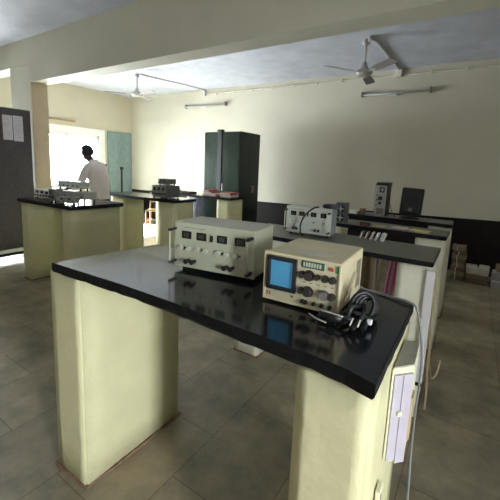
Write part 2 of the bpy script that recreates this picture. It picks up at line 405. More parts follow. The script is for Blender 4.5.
# ------------------------------------------------------------------ power supplies
def power_supply(label, loc, rz, w, d, h, face, case, side):
    t = thing('power_supply', label, 'power supply', loc, rz)
    f = .018
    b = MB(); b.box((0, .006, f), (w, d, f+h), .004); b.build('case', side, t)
    b = MB(); b.box((-.002, .012, f+h-.004), (w+.002, d+.002, f+h+.0015), .0015); b.build('top_cover', case, t)
    b = MB(); b.box((-.002, -.004, f-.001), (w+.002, .010, f+h+.002), .003)
    fp = b.build('front_panel', face, t)
    for x, y in ((.03, .03), (w-.03, .03), (.03, d-.03), (w-.03, d-.03)):
        MB().cyl((x, y, 0), (x, y, f+.002), .011, .009, 12).build('foot', 'rubber', t)
    def X(u): return u*w
    def Z(v): return f+v*h
    for u in (.165, .36, .62, .835):
        b = MB(); b.box((X(u)-.062*w, -.008, Z(.66)), (X(u)+.062*w, -.003, Z(.83)), .002); dsp = b.build('digital_display', 'lcd', t)
        b = MB()
        for k in range(3):
            x = X(u)+(-.032+k*.024)*w; z0 = Z(.70); z1 = Z(.79); r = .0016
            for a in (z0, (z0+z1)/2, z1): b.box((x, -.0087, a-r/2), (x+.013*w, -.0079, a+r/2))
            b.box((x, -.0087, z0), (x+r*.7, -.0079, z1)); b.box((x+.013*w-r*.7, -.0087, z0), (x+.013*w, -.0079, z1))
        b.build('digits', 'seg', dsp)
    MB().box((X(.475), -.009, Z(.66)), (X(.505), -.003, Z(.80)), .002).build('rocker_switch', 'black', t)
    for u in (.09, .20, .315, .415, .575, .68, .79, .885):
        big = u in (.09, .315, .575, .79)
        MB().cyl((X(u), -.004, Z(.44)), (X(u), -.016, Z(.44)), .026*w if not big else .034*w, .026*w, 20).box((X(u)-.001, -.0165, Z(.44)), (X(u)+.001, -.0155, Z(.44)+.03*w)).build('knob', 'knobl', t)
    for u in (.145, .37, .632, .845):
        MB().cyl((X(u), -.004, Z(.445)), (X(u), -.010, Z(.445)), .011*w, n=10).build('push_button', 'black', t)
    for u in (.20, .275, .685, .76):
        b = MB(); b.cyl((X(u), -.004, Z(.17)), (X(u), -.022, Z(.17)), .020*w, .016*w, 14).cyl((X(u), -.022, Z(.17)), (X(u), -.034, Z(.17)), .026*w, .026*w, 14); b.build('terminal', 'rubber', t)
    MB().box((X(.12), -.005, Z(.905)), (X(.40), -.0038, Z(.915))).build('printed_line', 'seg', fp)
    for u in (-.005, .955):
        hd = None
        b = MB(); x = X(u); b.cyl((x+.006, -.045, Z(.13)), (x+.006, -.045, Z(.86)), .0032, n=12); hd = b.build('handle', 'knobl', t)
        for v in (.13, .86):
            MB().box((x-.001, -.050, Z(v)-.006), (x+.013, -.002, Z(v)+.006), .003).build('handle_bracket', 'rubber', hd)
    return t
power_supply('pale green power supply with four dark displays on the foreground table', (-1.057, 1.052, ZT), math.radians(8.6), .375, .20, .19, 'psu', 'psutop', 'psu')
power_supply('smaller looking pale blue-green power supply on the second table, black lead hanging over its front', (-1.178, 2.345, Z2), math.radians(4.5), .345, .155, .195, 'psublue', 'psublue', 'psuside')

# ------------------------------------------------------------------ oscilloscope
t = thing('oscilloscope', 'cream oscilloscope with blue screen on the foreground table', 'oscilloscope', (-.572, .999, ZT), math.radians(2.2))
w, d, h, f = .262, .285, .165, .010
MB().box((0, .008, f), (w, d, f+h), .006).build('case', 'scope', t)
b = MB()
b.box((-.003, -.008, f-.002), (w+.003, .012, f+.008), .003); b.box((-.003, -.008, f+h-.008), (w+.003, .012, f+h+.002), .003)
b.box((-.003, -.008, f), (.006, .012, f+h), .003); b.box((w-.006, -.008, f), (w+.003, .012, f+h), .003)
b.build('front_rim', 'scope', t)
fp = MB().box((.004, -.002, f+.005), (w-.004, .010, f+h-.005), .002).build('front_panel', 'scopef', t)
for x, y in ((.03, .03), (w-.03, .03), (.03, d-.03), (w-.03, d-.03)): MB().cyl((x, y, 0), (x, y, f+.002), .012, .010, 12).build('foot', 'rubber', t)
def U(u): return u*w
def Vv(v): return f+v*h
b = MB()
x0, x1, z0, z1 = U(.045), U(.455), Vv(.235), Vv(.935); q = .014
b.box((x0, -.014, z0), (x1, -.001, z0+q), .003); b.box((x0, -.014, z1-q), (x1, -.001, z1), .003); b.box((x0, -.014, z0), (x0+q, -.001, z1), .003); b.box((x1-q, -.014, z0), (x1, -.001, z1), .003)
bz = b.build('screen_bezel', 'bezel', t)
sc_ = MB().box((x0+q-.002, -.007, z0+q-.002), (x1-q+.002, -.002, z1-q+.002), .001).build('screen', 'screen', bz)
b = MB()
for i in range(1, 10): xx = x0+q+(x1-x0-2*q)*i/10; b.box((xx-.00025, -.0074, z0+q), (xx+.00025, -.0069, z1-q))
for i in range(1, 8): zz = z0+q+(z1-z0-2*q)*i/8; b.box((x0+q, -.0074, zz-.00025), (x1-q, -.0069, zz+.00025))
b.build('graticule', mat('graticule_blue', (.03, .16, .30), .4), sc_)
gs = MB().box((U(.505), -.0035, Vv(.80)), (U(.80), -.001, Vv(.96)), .001).build('button_strip', 'green', t)
for i in range(7): MB().box((U(.535+i*.034), -.008, Vv(.835)), (U(.535+i*.034)+.0055, -.003, Vv(.92)), .001).build('push_button', 'knobl', gs)
MB().box((U(.93), -.0035, Vv(.80)), (U(.975), -.001, Vv(.93)), .001).build('green_label', 'greenlt', fp)
MB().cyl((U(.895), -.001, Vv(.86)), (U(.895), -.007, Vv(.86)), .006, n=12).build('red_lamp', 'red', t)
for u, v, r, c in ((.525, .655, .011, 'knobd'), (.615, .655, .017, 'knobd'), (.72, .655, .009, 'knobd'), (.82, .655, .011, 'knobd'), (.91, .655, .011, 'knobd'),
                   (.525, .33, .010, 'knobd'), (.61, .33, .017, 'knobd'), (.82, .33, .016, 'knobg'), (.915, .33, .011, 'knobd')):
    MB().cyl((U(u), -.001, Vv(v)), (U(u), -.006, Vv(v)), r*1.12, r*1.05, 20).cyl((U(u), -.006, Vv(v)), (U(u), -.019, Vv(v)), r*.9, r*.78, 20).build('knob', c, t)
for u, v in ((.55, .12), (.59, .11), (.70, .12), (.80, .12), (.90, .12)):
    MB().cyl((U(u), -.001, Vv(v)), (U(u), -.014, Vv(v)), .0068, .0055, 14).build('input_socket', 'black', t)
MB().box((U(.04), -.003, Vv(.09)), (U(.055), -.001, Vv(.16))).box((U(.075), -.003, Vv(.09)), (U(.095), -.001, Vv(.16))).build('red_marks', 'red', fp)
for k in range(5): MB().box((U(.53+k*.09), -.0026, Vv(.50)), (U(.53+k*.09)+.011, -.0019, Vv(.515))).build('printed_mark', 'seg', fp)
MB().box((U(.745), -.0026, Vv(.20)), (U(.748), -.0019, Vv(.55))).build('printed_line', 'seg', fp)
MB().box((U(.09), -.0026, Vv(.965)), (U(.16), -.0019, Vv(.98))).build('printed_mark', 'seg', fp)
MB().box((U(.38), -.0026, Vv(.13)), (U(.42), -.0019, Vv(.17))).build('printed_mark', 'seg', fp)
MB().box((w-.002, .055, f+.035), (w+.004, .062, f+.045)).tube([(w+.006, .045, f+.030), (w+.010, .08, f+.052), (w+.010, .14, f+.085), (w+.006, .165, f+.098)], .004).build('carry_handle', 'scope', t)
b = MB()
for k in range(7): b.box((w-.001, .20+k*.009, f+.03), (w+.0008, .203+k*.009, f+.13))
b.build('vent_slots', 'seg', t)
b = MB(); b.prism([(U(.36), .055), (U(.55), .04), (U(.78), .06), (U(.80), .085), (U(.60), .10), (U(.42), .095), (U(.34), .075)], f+h, f+h+.0012); b.build('dust_sheet_patch', 'paperw', t)

# black mains lead bundle beside the oscilloscope
t = thing('mains_lead', 'bundled black mains lead with plug lying by the right side of the oscilloscope', 'cable', (-.262, 1.025, ZT))
r = .0085
b = MB()
for k in range(4):
    a = .3*k; pts = []
    rx, rz_ = .046-.005*k, .044-.005*k
    for i in range(13):
        th = 2*PI*i/12+a
        pts.append((.020+rx*math.cos(th)*.62+.004*k, .015*k+rx*math.cos(th)*.55, .009+rz_+rz_*math.sin(th)))
    b.tube(pts, r*.8)
b.build('coil', 'black', t)
b = MB()
b.tube([(.02, -.03, .010), (-.01, -.055, .024), (-.035, -.06, .022), (-.02, -.02, .018), (.01, .05, .010)], r*.9)
b.tube([(-.03, -.065, .03), (-.01, -.055, .03), (.00, -.045, .060), (.01, .0, .05), (.0, .05, .02)], r*.9)
b.tube([(-.030, -.04, .028), (-.01, -.03, .04), (.02, -.03, .038), (.045, .0, .02), (.05, .05, .010)], r*.9)
b.tube([(.015, -.085, .009), (.025, -.05, .022), (.03, -.02, .042), (.02, .02, .05)], r*.9)
b.tube([(.042, -.06, .009), (.04, -.03, .018), (.02, -.0, .036), (-.01, .03, .04)], r*.9)
b.build('loose_loops', 'black', t)
b = MB(); b.cyl((-.080, -.062, .017), (-.02, -.060, .024), .016, .012, 14).sph((-.080, -.062, .017), .016).cyl((-.02, -.060, .024), (.01, -.05, .028), .009, .007, 12); b.build('plug', 'rubber', t)
MB().tube([(-.125, -.062, .012), (-.095, -.078, .010), (-.06, -.085, .008)], .0022).build('bare_wire_end', 'paperw', t)
MB().tube([(-.085, -.065, .033), (-.05, -.07, .036), (-.015, -.075, .036)], .0022).build('bare_wire_end', 'paperw', t)
MB().tube([(.010, -.085, .020), (.014, -.07, .038)], .0022).build('bare_wire_end', 'paperw', t)
MB().tube([(.030, -.078, .018), (.032, -.06, .034)], .0022).build('bare_wire_end', 'paperw', t)
MB().box((.044, -.035, .014), (.058, -.022, .030), .003).build('metal_pin', 'white', t)

# ------------------------------------------------------------------ wires at the right ends
b = MB()
b.tube([(-.335, 1.30, ZT+.025), (-.31, 1.315, ZT+.008), (-.26, 1.318, ZT+.006), (-.205, 1.30, ZT+.007), (-.150, 1.28, ZT+.010), (-.118, 1.27, ZT-.005), (-.098, 1.27, .96), (-.085, 1.28, .86), (-.083, 1.29, .74), (-.085, 1.30, .62), (-.082, 1.29, .48), (-.07, 1.22, .34), (-.06, 1.10, .20), (-.07, 1.0, .09), (-.075, .92, .012), (-.08, .80, .009)], .0040)
tag(b.build('grey_cable', 'cable'), 'thin grey cable running from behind the oscilloscope over the table end to the floor', 'cable')
t = thing('wire_trunking', 'pale wire trunking standing up the front corner of the second right row table', 'trunking', (-.150, 2.172, .24))
MB().box((-.024, -.020, .02), (.022, -.001, .712), .004).build('channel', 'trunk', t)
MB().box((-.026, -.022, 0), (.024, -.001, .025), .004).build('dark_collar', 'black', t)
b = MB(); b.tube([(-.135, 2.30, .90), (-.128, 2.30, .75), (-.120, 2.28, .55), (-.110, 2.25, .40), (-.085, 2.2, .30), (-.06, 2.18, .34), (-.05, 2.2, .42)], .006)
b.tube([(-.138, 2.36, .90), (-.130, 2.36, .72), (-.125, 2.34, .50), (-.115, 2.3, .30), (-.105, 2.28, .18), (-.10, 2.25, .05)], .006)
tag(b.build('tan_wires', 'tan'), 'pair of loose tan wires hanging down the end of the second right row table', 'wire')

# wooden switch box on the end of the foreground table
t = thing('switch_box', 'lilac and cream wooden switch box fixed to the right end of the foreground table', 'switch box', (0, 0, 0))
zb, zt = .655, .95
A_, B_ = Vector((-.133, .985, 0)), Vector((-.084, 1.040, 0))
MB().prism([(-.133, .987), (-.084, 1.042), (-.090, 1.203), (-.133, 1.185)], zb+.01, zt, .002).build('box_body', 'creambox', t)
MB().prism([(-.132, .990), (-.086, 1.043), (-.091, 1.201), (-.132, 1.184)], zt-.001, zt+.0025).build('box_top', 'boxtop', t)
dv = (B_-A_).normalized(); nv = Vector((dv.y, -dv.x, 0)); Ln = (B_-A_).length
FX = Matrix(((dv.x, -nv.x, 0, A_.x), (dv.y, -nv.y, 0, A_.y), (0, 0, 1, 0), (0, 0, 0, 1)))
MB().box((.006, -.006, zb), (Ln*.47, .001, zt-.02), .001, mx=FX).build('lid', 'lilacbox', t)
MB().box((Ln*.50, -.006, zb-.012), (Ln-.004, .001, zt-.02), .001, mx=FX).build('lid', 'lilacbox', t)
MB().box((.0, -.0015, zb), (.006, .001, zt), .0005, mx=FX).build('edge_strip', 'creambox', t)
MB().cyl((Ln*.42, -.006, .81), (Ln*.42, -.012, .81), .0075, n=16, mx=FX).cyl((Ln*.42, -.011, .81), (Ln*.42, -.0135, .81), .003, n=10, mx=FX).build('round_latch', 'creambox', t)
MB().prism([(-.092, 1.045), (-.078, 1.052), (-.080, 1.10), (-.090, 1.10)], .70, .84, .002).build('hinge_rail', 'tan', t)
t2 = thing('cable_channel', 'narrow cream wire channel running down under the lilac switch box', 'cable channel', (-.1325, .93, .02))
MB().box((0, -.022, 0), (.012, .022, .60), .002).build('channel', 'creambox', t2); MB().box((.0115, -.003, .30), (.0135, .003, .58)).build('slot', 'black', t2)

# ------------------------------------------------------------------ small modules on the right row tables
t = thing('fan_module', 'square dark module with two round grilles beside the second power supply', 'module', (-1.085, 3.19, Z2), 0)
# sits on the third table, seen just right of the power supply
MB().box((0, 0, 0), (.100, .09, .19), .004).build('case', 'trdark', t)
for z in (.05, .135):
    b = MB(); b.cyl((.05, -.001, z), (.05, -.008, z), .036, n=20); g = b.build('round_grille', 'black', t)
    b = MB(); b.box((.018, -.010, z-.005), (.082, -.007, z+.005)); b.box((.045, -.010, z-.033), (.055, -.007, z+.033)); b.cyl((.05, -.007, z), (.05, -.011, z), .014, n=12); b.build('cross_bar', 'trainer', g)
b = MB(); b.tube([(-1.02, 2.305, Z2+.006), (-1.03, 2.29, Z2+.03), (-1.03, 2.285, Z2+.10), (-1.0, 2.295, Z2+.17), (-.95, 2.32, Z2+.218), (-.935, 2.37, Z2+.222)], .006)
lead = tag(b.build('test_lead', 'black'), 'black lead curving over the front of the second power supply', 'cable')
tag(MB().prism([(-.92, 2.40), (-.85, 2.385), (-.80, 2.43), (-.82, 2.49), (-.90, 2.485)], Z2+.2115, Z2+.245, .008).build('cloth_pouch', 'black'), 'small dark pouch lying on top of the second power supply', 'pouch')

# silver tower and monitor on the rearmost table
t = thing('tower_unit', 'tall narrow silver-grey computer tower on the rearmost right table', 'computer', (-.94, 4.05, Z2))
MB().box((0, .006, 0), (.135, .20, .36), .005).build('case', 'black', t)
MB().box((.008, -.004, 0), (.127, .008, .345), .004).build('front_panel', 'tower', t)
MB().box((.012, -.008, .343), (.142, .20, .376), .004).build('top_cap', 'black', t)
b = MB(); b.box((.05, -.007, .265), (.105, -.003, .325), .003); b.build('drive_bay', 'black', t)
MB().box((.066, -.0085, .280), (.092, -.006, .312), .002).build('drive_door', 'tower', t)
for z, r_ in ((.20, .026), (.145, .018)): MB().cyl((.065, -.003, z), (.065, -.008, z), r_, n=20).build('round_vent', 'black', t)
for z in (.235, .18, .12): MB().box((.02, -.006, z-.008), (.036, -.003, z+.008), .001).build('slot', 'black', t)
MB().box((.03, -.006, .02), (.11, -.003, .09), .002).build('lower_grille', 'knobg', t)
t = thing('monitor', 'dark monitor seen from behind on the rearmost right table', 'monitor', (-.562, 4.12, Z2), math.radians(2))
M_tilt = Matrix.Translation((0, 0, .10)) @ Matrix.Rotation(math.radians(-4), 4, 'X') @ Matrix.Rotation(math.radians(2), 4, 'Y')
MB().box((-.112, .0, -.065), (.112, .03, .235), .018, mx=M_tilt).build('housing', 'crt', t)
MB().box((-.085, -.035, -.045), (.085, .004, .17), .02, mx=M_tilt).build('rear_hump', 'crt', t)
b = MB()
for k in range(6): b.box((-.06, -.0365, .06+k*.014), (.06, -.034, .066+k*.014), mx=M_tilt)
b.build('vent_slots', 'black', t)
MB().cyl((.0, -.036, .0), (.0, -.039, .0), .022, n=18, mx=M_tilt).build('round_emblem', 'knobg', t)
MB().box((-.03, -.01, .012), (.03, .02, .12), .006).build('stand_neck', 'black', t)
MB().lathe([(.10, 0), (.10, .008), (.06, .016), (.03, .02)], (0, .01, 0), 28).build('stand_base', 'black', t)
b = MB(); b.tube([(-.80, 4.12, Z2+.20), (-.77, 4.10, Z2+.12), (-.735, 4.08, Z2+.04), (-.695, 4.07, Z2+.006)], .004)
tag(b.build('signal_cable', 'black'), 'thin dark cable sagging between the silver tower and the monitor', 'cable')
# papers, folder etc. on the third table
def sheet_stack(name, label, cat, m, pts, z0, z1, group=None): return tag(MB().prism(pts, z0, z1, .001).build(name, m), label, cat, group)
sheet_stack('folder', 'yellow folder lying near the right end of the third right row table', 'folder', 'folder', [(-.44, 3.19), (-.285, 3.175), (-.262, 3.30), (-.41, 3.33)], Z2, Z2+.010)
sheet_stack('paper_sheet', 'pinkish sheet of paper lying left of the yellow folder', 'paper', 'pinkp', [(-.60, 3.25), (-.46, 3.21), (-.45, 3.36), (-.57, 3.39)], Z2, Z2+.004)
sheet_stack('paper_sheet', 'small pale paper slip lying in the middle of the third right row table', 'paper', 'folder', [(-.74, 3.22), (-.65, 3.20), (-.63, 3.30), (-.73, 3.31)], Z2, Z2+.004)
t = tag(MB().box((-.850, 3.19, Z2), (-.765, 3.26, Z2+.028), .004).build('handset', 'black'), 'flat black device lying right of the dark square module', 'device')
MB().box((-.84, 3.188, Z2+.008), (-.775, 3.191, Z2+.018)).build('keypad', 'redfile', t)
sheet_stack('paper_pile', 'small pile of white papers on the rearmost table, left of the silver tower', 'papers', 'paperw', [(-1.22, 4.0), (-1.11, 3.99), (-1.10, 4.12), (-1.21, 4.13)], Z2, Z2+.042)
t = tag(MB().box((-1.09, 4.02, Z2), (-1.03, 4.10, Z2+.07), .01).build('small_box', 'card'), 'little brown box just left of the silver tower', 'box')
# leaning booklets at the back of the second table
lb = ['white booklet leaning rightmost in the row at the back of the second right row table', 'second white booklet from the right in the leaning row on the second right row table',
      'tan booklet third from the right in the leaning row on the second right row table', 'brown booklet second from the left in the leaning row on the second right row table', 'brown booklet leaning leftmost in the row on the second right row table']
for i, (x, m, th) in enumerate(((-.500, 'white', .026), (-.540, 'white', .016), (-.576, 'paperw', .014), (-.612, 'card', .014), (-.650, 'card', .016))):
    o = thing('booklet', lb[i], 'booklet', (x-.02, 2.585, Z2), 0, 'booklets leaning on the second right row table')
    mx = Matrix.Rotation(math.radians(17), 4, 'Y')
    MB().box((-th/2, -.03, .003), (th/2, .03, .058), .002, mx=mx).build('cover', m, o)
    MB().box((-th/2+.002, -.0315, .006), (th/2-.002, .029, .056), mx=mx).build('pages', 'paperw', o)
# pink pipes and grey rod leaning behind the second table
for i, (x, l) in enumerate(((-.475, 'left magenta pipe of the pair leaning under the second right row table'), (-.435, 'right magenta pipe of the pair leaning under the second right row table'))):
    o = thing('pink_pipe', l, 'pipe', (x, 2.70, 0), 0, 'magenta pipes under the second right row table')
    MB().cyl((-.05, -.05, .0), (.02, .06, .93), .012, n=14).build('tube', 'pink', o); MB().cyl((.0195, .0595, .925), (.0205, .061, .945), .013, n=14).build('end_cap', 'pinkp', o)
tag(MB().cyl((-.545, 2.66, 0), (-.555, 2.67, .94), .010, n=12).build('grey_rod', 'cable'), 'upright thin grey rod left of the magenta pipes under the second table', 'rod')
t = thing('carton', 'brown carton standing under the third right row table', 'carton', (-.84, 3.27, 0))
MB().box((0, 0, 0), (.17, .18, .80), .006).build('body', 'card', t); MB().box((.06, -.002, .05), (.10, 0.0, .75)).build('tape_strip', 'carddk', t)

# ------------------------------------------------------------------ papers stacked by the back wall at right
px, py = -.155, 5.66
for i in range(8):
    w_ = .17+random.uniform(-.012, .012); hh = .052+random.uniform(-.006, .008)
    z = i*.061; dx = random.uniform(-.012, .012)
    nm = ['lowest', 'second lowest', 'third from the bottom', 'fourth from the bottom', 'fifth from the bottom', 'third from the top', 'second from the top', 'topmost'][i]
    o = tag(MB().prism([(px+dx, py), (px+dx+w_, py-.01), (px+dx+w_+.006, py+.22), (px+dx, py+.22)], z, z+.060, .006).build('paper_bundle', 'card' if i % 2 else 'carddk'), 'brown paper bundle %s in the tall stack by the back wall' % nm, 'paper bundle', 'brown paper bundles stacked by the back wall')
    MB().box((px+dx+.06, py-.012, z+.003), (px+dx+.07, py-.004, z+.057)).build('string', 'paperw', o)
def bundle(lbl, m, x0, x1, y0, y1, z0, z1, rz=0.):
    mx = Matrix.Translation(((x0+x1)/2, (y0+y1)/2, 0)) @ Matrix.Rotation(rz, 4, 'Z')
    a, c = (x1-x0)/2, (y1-y0)/2
    o = tag(MB().prism([(-a, -c), (a*.96, -c*1.05), (a, c), (-a*.97, c)], z0, z1, .006, mx=mx).build('paper_bundle', m), lbl, 'paper bundle', 'low paper bundles by the back wall')
    k = MB()
    n = max(2, int((z1-z0)/.014))
    for i in range(1, n): zz = z0+(z1-z0)*i/n; k.box((-a*.95, -c*1.06, zz-.0012), (a*.93, -c*1.0, zz+.0012), mx=mx)
    k.build('page_edges', 'carddk', o)
bundle('flat brown bundle on the floor just right of the tall brown stack', 'carddk', .06, .30, 5.60, 5.85, 0, .07)
bundle('dark brown bundle lying on the flat brown bundle', 'card', .05, .30, 5.62, 5.86, .07, .135, .04)
bundle('white paper bundle stacked directly right of the tall brown stack', 'paperw', .03, .17, 5.62, 5.86, .135, .225, .05)
bundle('wider white paper bundle beside the first white bundle', 'paperw', .18, .31, 5.61, 5.86, .135, .235, -.06)
bundle('grey white bundle on the floor near the right picture edge', 'paper', .33, .62, 5.58, 5.84, 0, .09, .1)
bundle('pale crumpled bundle on the grey white bundle at the right edge', 'paper', .34, .62, 5.62, 5.85, .09, .20, -.08)
t = thing('small_carton', 'small brown carton topmost at the right picture edge by the dado', 'carton', (.40, 5.68, .20))
MB().box((0, 0, 0), (.16, .16, .095), .006, mx=Matrix.Rotation(.15, 4, 'Z')).build('body', 'card', t)
MB().box((.06, -.001, .094), (.09, .16, .097), mx=Matrix.Rotation(.15, 4, 'Z')).build('tape_strip', 'carddk', t)

# ------------------------------------------------------------------ dark green cupboard
t = thing('cupboard', 'tall dark green steel cupboard against the back wall', 'cupboard', (-4.29, 5.0, 0))
W_, D_, H_ = .80, .66, 2.085
MB().box((0, .02, .08), (W_, D_, H_), .008).build('body', 'almside', t)
for x in (.03, W_-.07):
    for y in (.04, D_-.08): MB().box((x, y, 0), (x+.04, y+.04, .085), .003).build('foot', 'almside', t)
b = MB(); b.box((.004, -.012, .10), (.325, .020, H_-.012), .006)
for z in (.5, 1.1, 1.7): b.box((.05, -.0155, z), (.28, -.010, z+.006), .002)
b.build('door', 'almirah', t)
dd = MB().box((.420, -.014, .10), (W_-.004, .020, H_-.012), .006).build('door', 'almirah', t)
MB().box((.44, -.030, 1.02), (.455, -.012, 1.16), .004).cyl((.448, -.026, .98), (.448, -.014, .98), .012, n=12).build('handle', 'steel', dd)
MB().box((.328, -.030, .10), (.418, .018, H_-.008), .004).build('door_gap_shade', 'black', t)  # black bar standing in for the shaded gap between the doors
MB().box((.31, -.035, H_-.03), (.42, .05, H_+.035), .012).build('hasp', 'rubber', t)
MB().box((W_-.001, .42, 1.00), (W_+.003, .50, 1.14), .001).build('faded_sticker', mat('faded_sticker', (.24, .12, .11), .6, var=.3, scale=30), t)
# wavy lilac block filling a bluish patch between far table and cupboard
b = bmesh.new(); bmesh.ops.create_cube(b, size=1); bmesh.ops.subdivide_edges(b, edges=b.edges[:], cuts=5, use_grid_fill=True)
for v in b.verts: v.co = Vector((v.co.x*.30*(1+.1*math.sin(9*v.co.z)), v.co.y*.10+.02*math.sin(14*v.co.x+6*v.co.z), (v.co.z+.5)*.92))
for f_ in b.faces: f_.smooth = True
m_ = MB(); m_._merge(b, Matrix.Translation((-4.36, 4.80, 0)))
tag(m_.build('lilac_block', 'lilac'), 'wavy lilac sack standing beside the dark green cupboard under the far table', 'block')
# paper files on the far table
names = [('white paper roll lying at the left of the far table papers', 'roll')]
o = thing('paper_bundle', 'untidy white paper bundle at the left on the far table', 'paper bundle', (-4.22, 4.36, Z2))
MB().prism([(-.20, -.08), (.0, -.10), (.02, .09), (-.18, .10)], 0, .03, .004).build('sheets', 'paperw', o); MB().cyl((-.20, -.04, .045), (.0, -.06, .045), .016, n=14).build('rolled_sheet', 'paper', o)
tag(MB().prism([(-4.13, 4.24), (-3.95, 4.25), (-3.94, 4.42), (-4.10, 4.42)], Z2, Z2+.028, .008).build('dark_pouch', 'carddk'), 'dark flat pouch on the far table right of the white paper bundle', 'pouch')
fl = [('red file lowest in the pile on the far table', 'redfile'), ('white file second from the bottom in the pile on the far table', 'paperw'), ('faded red file second from the top in the far table pile', 'redfile'), ('crumpled red file topmost in the far table pile', 'redfile')]
for i, (l, m) in enumerate(fl):
    z = Z2+i*.022; dx = random.uniform(-.012, .012); wd = (.30, .25, .20, .14)[i]
    o = tag(MB().prism([(-3.68+dx, 4.26), (-3.68+dx+wd, 4.25), (-3.67+dx+wd, 4.46), (-3.66+dx, 4.47)], z, z+.0215, .003).build('paper_file', m), l, 'file', 'files on the far table')
    MB().box((-3.68+dx+.02, 4.247, z+.005), (-3.68+dx+wd-.02, 4.262, z+.016)).build('page_edges', 'paperw', o)
for i, (l, m, z) in enumerate((('cream file lower of two at the right end of the far table', 'paperw', Z2), ('red bound book upper of two at the right end of the far table', 'redfile', Z2+.036))):
    o = tag(MB().prism([(-3.35, 4.30), (-3.14, 4.28), (-3.12, 4.48), (-3.34, 4.50)], z, z+.035, .004).build('paper_file', m), l, 'file', 'files at the right end of the far table')
    MB().box((-3.34, 4.274, z+.008), (-3.15, 4.292, z+.027)).build('page_edges', 'paperw', o)

# ------------------------------------------------------------------ wooden chair seen below the middle table
t = thing('wooden_chair', 'brown wooden chair seen through the gap under the middle table', 'chair', (-5.86, 5.20, 0), math.radians(32))
MB().box((-.17, -.17, .43), (.17, .17, .46), .008).build('seat', 'wood', t)
for x in (-.15, .15):
    MB().cyl((x, -.15, 0), (x, -.15, .435), .016, .020, 12).build('leg', 'wood', t)
    MB().tube([(x, .15, 0), (x, .15, .45), (x*.97, .19, .86)], .018, 10).build('leg', 'wood', t)
b = MB(); b.box((-.15, .16, .78), (.15, .19, .85), .006).box((-.15, .155, .60), (.15, .18, .65), .006); b.build('backrest', 'wood', t)
b = MB(); b.cyl((-.15, -.15, .20), (-.15, .15, .20), .010).cyl((.15, -.15, .20), (.15, .15, .20), .010).cyl((-.15, -.15, .26), (.15, -.15, .26), .010); b.build('stretcher', 'wood', t)

# ------------------------------------------------------------------ dark cupboard at the left edge with papers
t = thing('locker', 'dark brown steel locker at the left picture edge with papers stuck on it', 'locker', (-5.62, 1.45, 0))
MB().box((0, 0, .215), (.32, 1.01, 2.13), .008).build('body', 'brownsteel', t)
MB().box((.315, .004, .225), (.326, .50, 2.12), .003).build('door', 'brownsteel', t)
MB().box((.315, .504, .225), (.326, 1.006, 2.12), .003).build('door', 'brownsteel', t)
MB().box((.02, .01, .165), (.33, .985, .214), .004).build('light_strip_bar', 'white', t)  # white bar standing in for the strip of light under the locker
MB().box((.02, .01, .12), (.318, 1.0, .166), .004).build('plinth_shelf', 'black', t)
for y in (.0, .95):
    for x in (.0, .27): MB().box((x, y, 0), (x+.045, y+.05, .125), .004).build('foot', 'brownsteel', t)
for i, (ya, yb, za, zb, l) in enumerate(((.66, .775, 1.71, 2.03, 'left printed notice sheet of two taped to the dark locker'), (.785, .905, 1.70, 2.035, 'right printed notice sheet of two taped to the dark locker'))):
    o = tag(MB().box((-5.2935, 1.45+ya, za), (-5.2915, 1.45+yb, zb)).build('notice_sheet', 'paper'), l, 'notice')
    b = MB()
    for k in range(11): b.box((-5.2917, 1.45+ya+.012, zb-.03-k*.026), (-5.2908, 1.45+yb-.012-.03*random.random(), zb-.027-k*.026))
    b.build('print_lines', 'knobg', o)

# ------------------------------------------------------------------ instruments on the left tables
def instrument(label, x, y, z, w, d, h, rz, case, face, knobs=4, legs=.012, disp=2):
    t = thing('bench_instrument', label, 'instrument', (x, y, z), rz)
    MB().box((-w/2, 0, legs), (w/2, d, legs+h), .004).build('case', case, t)
    fp = MB().box((-w/2+.006, -.004, legs+.006), (w/2-.006, .002, legs+h-.006), .002).build('front_panel', face, t)
    for xx in (-w/2+.02, w/2-.02):
        for yy in (.02, d-.02): MB().cyl((xx, yy, 0), (xx, yy, legs+.002), .010, .010, 10).build('foot', 'rubber', t)
    for i in range(disp): u = -w/2+w*(i+.7)/(disp+.5); MB().box((u-w*.07, -.008, legs+h*.58), (u+w*.07, -.003, legs+h*.86), .002).build('display', 'lcd', t)
    for i in range(knobs): u = -w/2+w*(i+.5)/knobs; MB().cyl((u, -.003, legs+h*.30), (u, -.016, legs+h*.30), min(.016, h*.13), min(.012, h*.10), 14).build('knob', 'black', t)
    MB().box((-w*.42, -.0055, legs+h*.93), (w*.1, -.0035, legs+h*.955)).build('printed_line', 'seg', t)
    return t
instrument('pale grey instrument with black knobs at the left on the crowded table', -4.37, 2.12, Z2, .36, .17, .095, math.radians(3), 'trlight', 'trlight', 6, .012, 3)
instrument('dark upright meter box standing at the front of the crowded table', -3.985, 2.03, Z2, .10, .11, .13, math.radians(8), 'trmid', 'module', 2, .02, 1)
instrument('beige trainer box in the middle of the crowded table', -3.86, 2.19, Z2, .42, .17, .085, math.radians(6), 'trainer', 'trainer', 6, .040, 0)
instrument('grey instrument with feet resting on top of the beige trainer box', -3.95, 2.21, Z2+.125, .40, .13, .070, math.radians(6), 'trlight', 'trlight', 5, .040, 0)
instrument('low dark instrument at the right corner of the crowded table', -3.62, 1.99, Z2, .19, .15, .062, math.radians(40), 'trmid', 'modface', 4, .026, 2)
instrument('larger dark grey box on the middle table, lower of the stack of two', -3.68, 3.34, Z2, .28, .27, .165, math.radians(4), 'module', 'modface', 6, .012, 3)
instrument('smaller dark grey box, upper of the stack of two on the middle table', -3.69, 3.42, Z2+.177, .20, .16, .075, math.radians(2), 'module', 'module', 4, .016, 2)

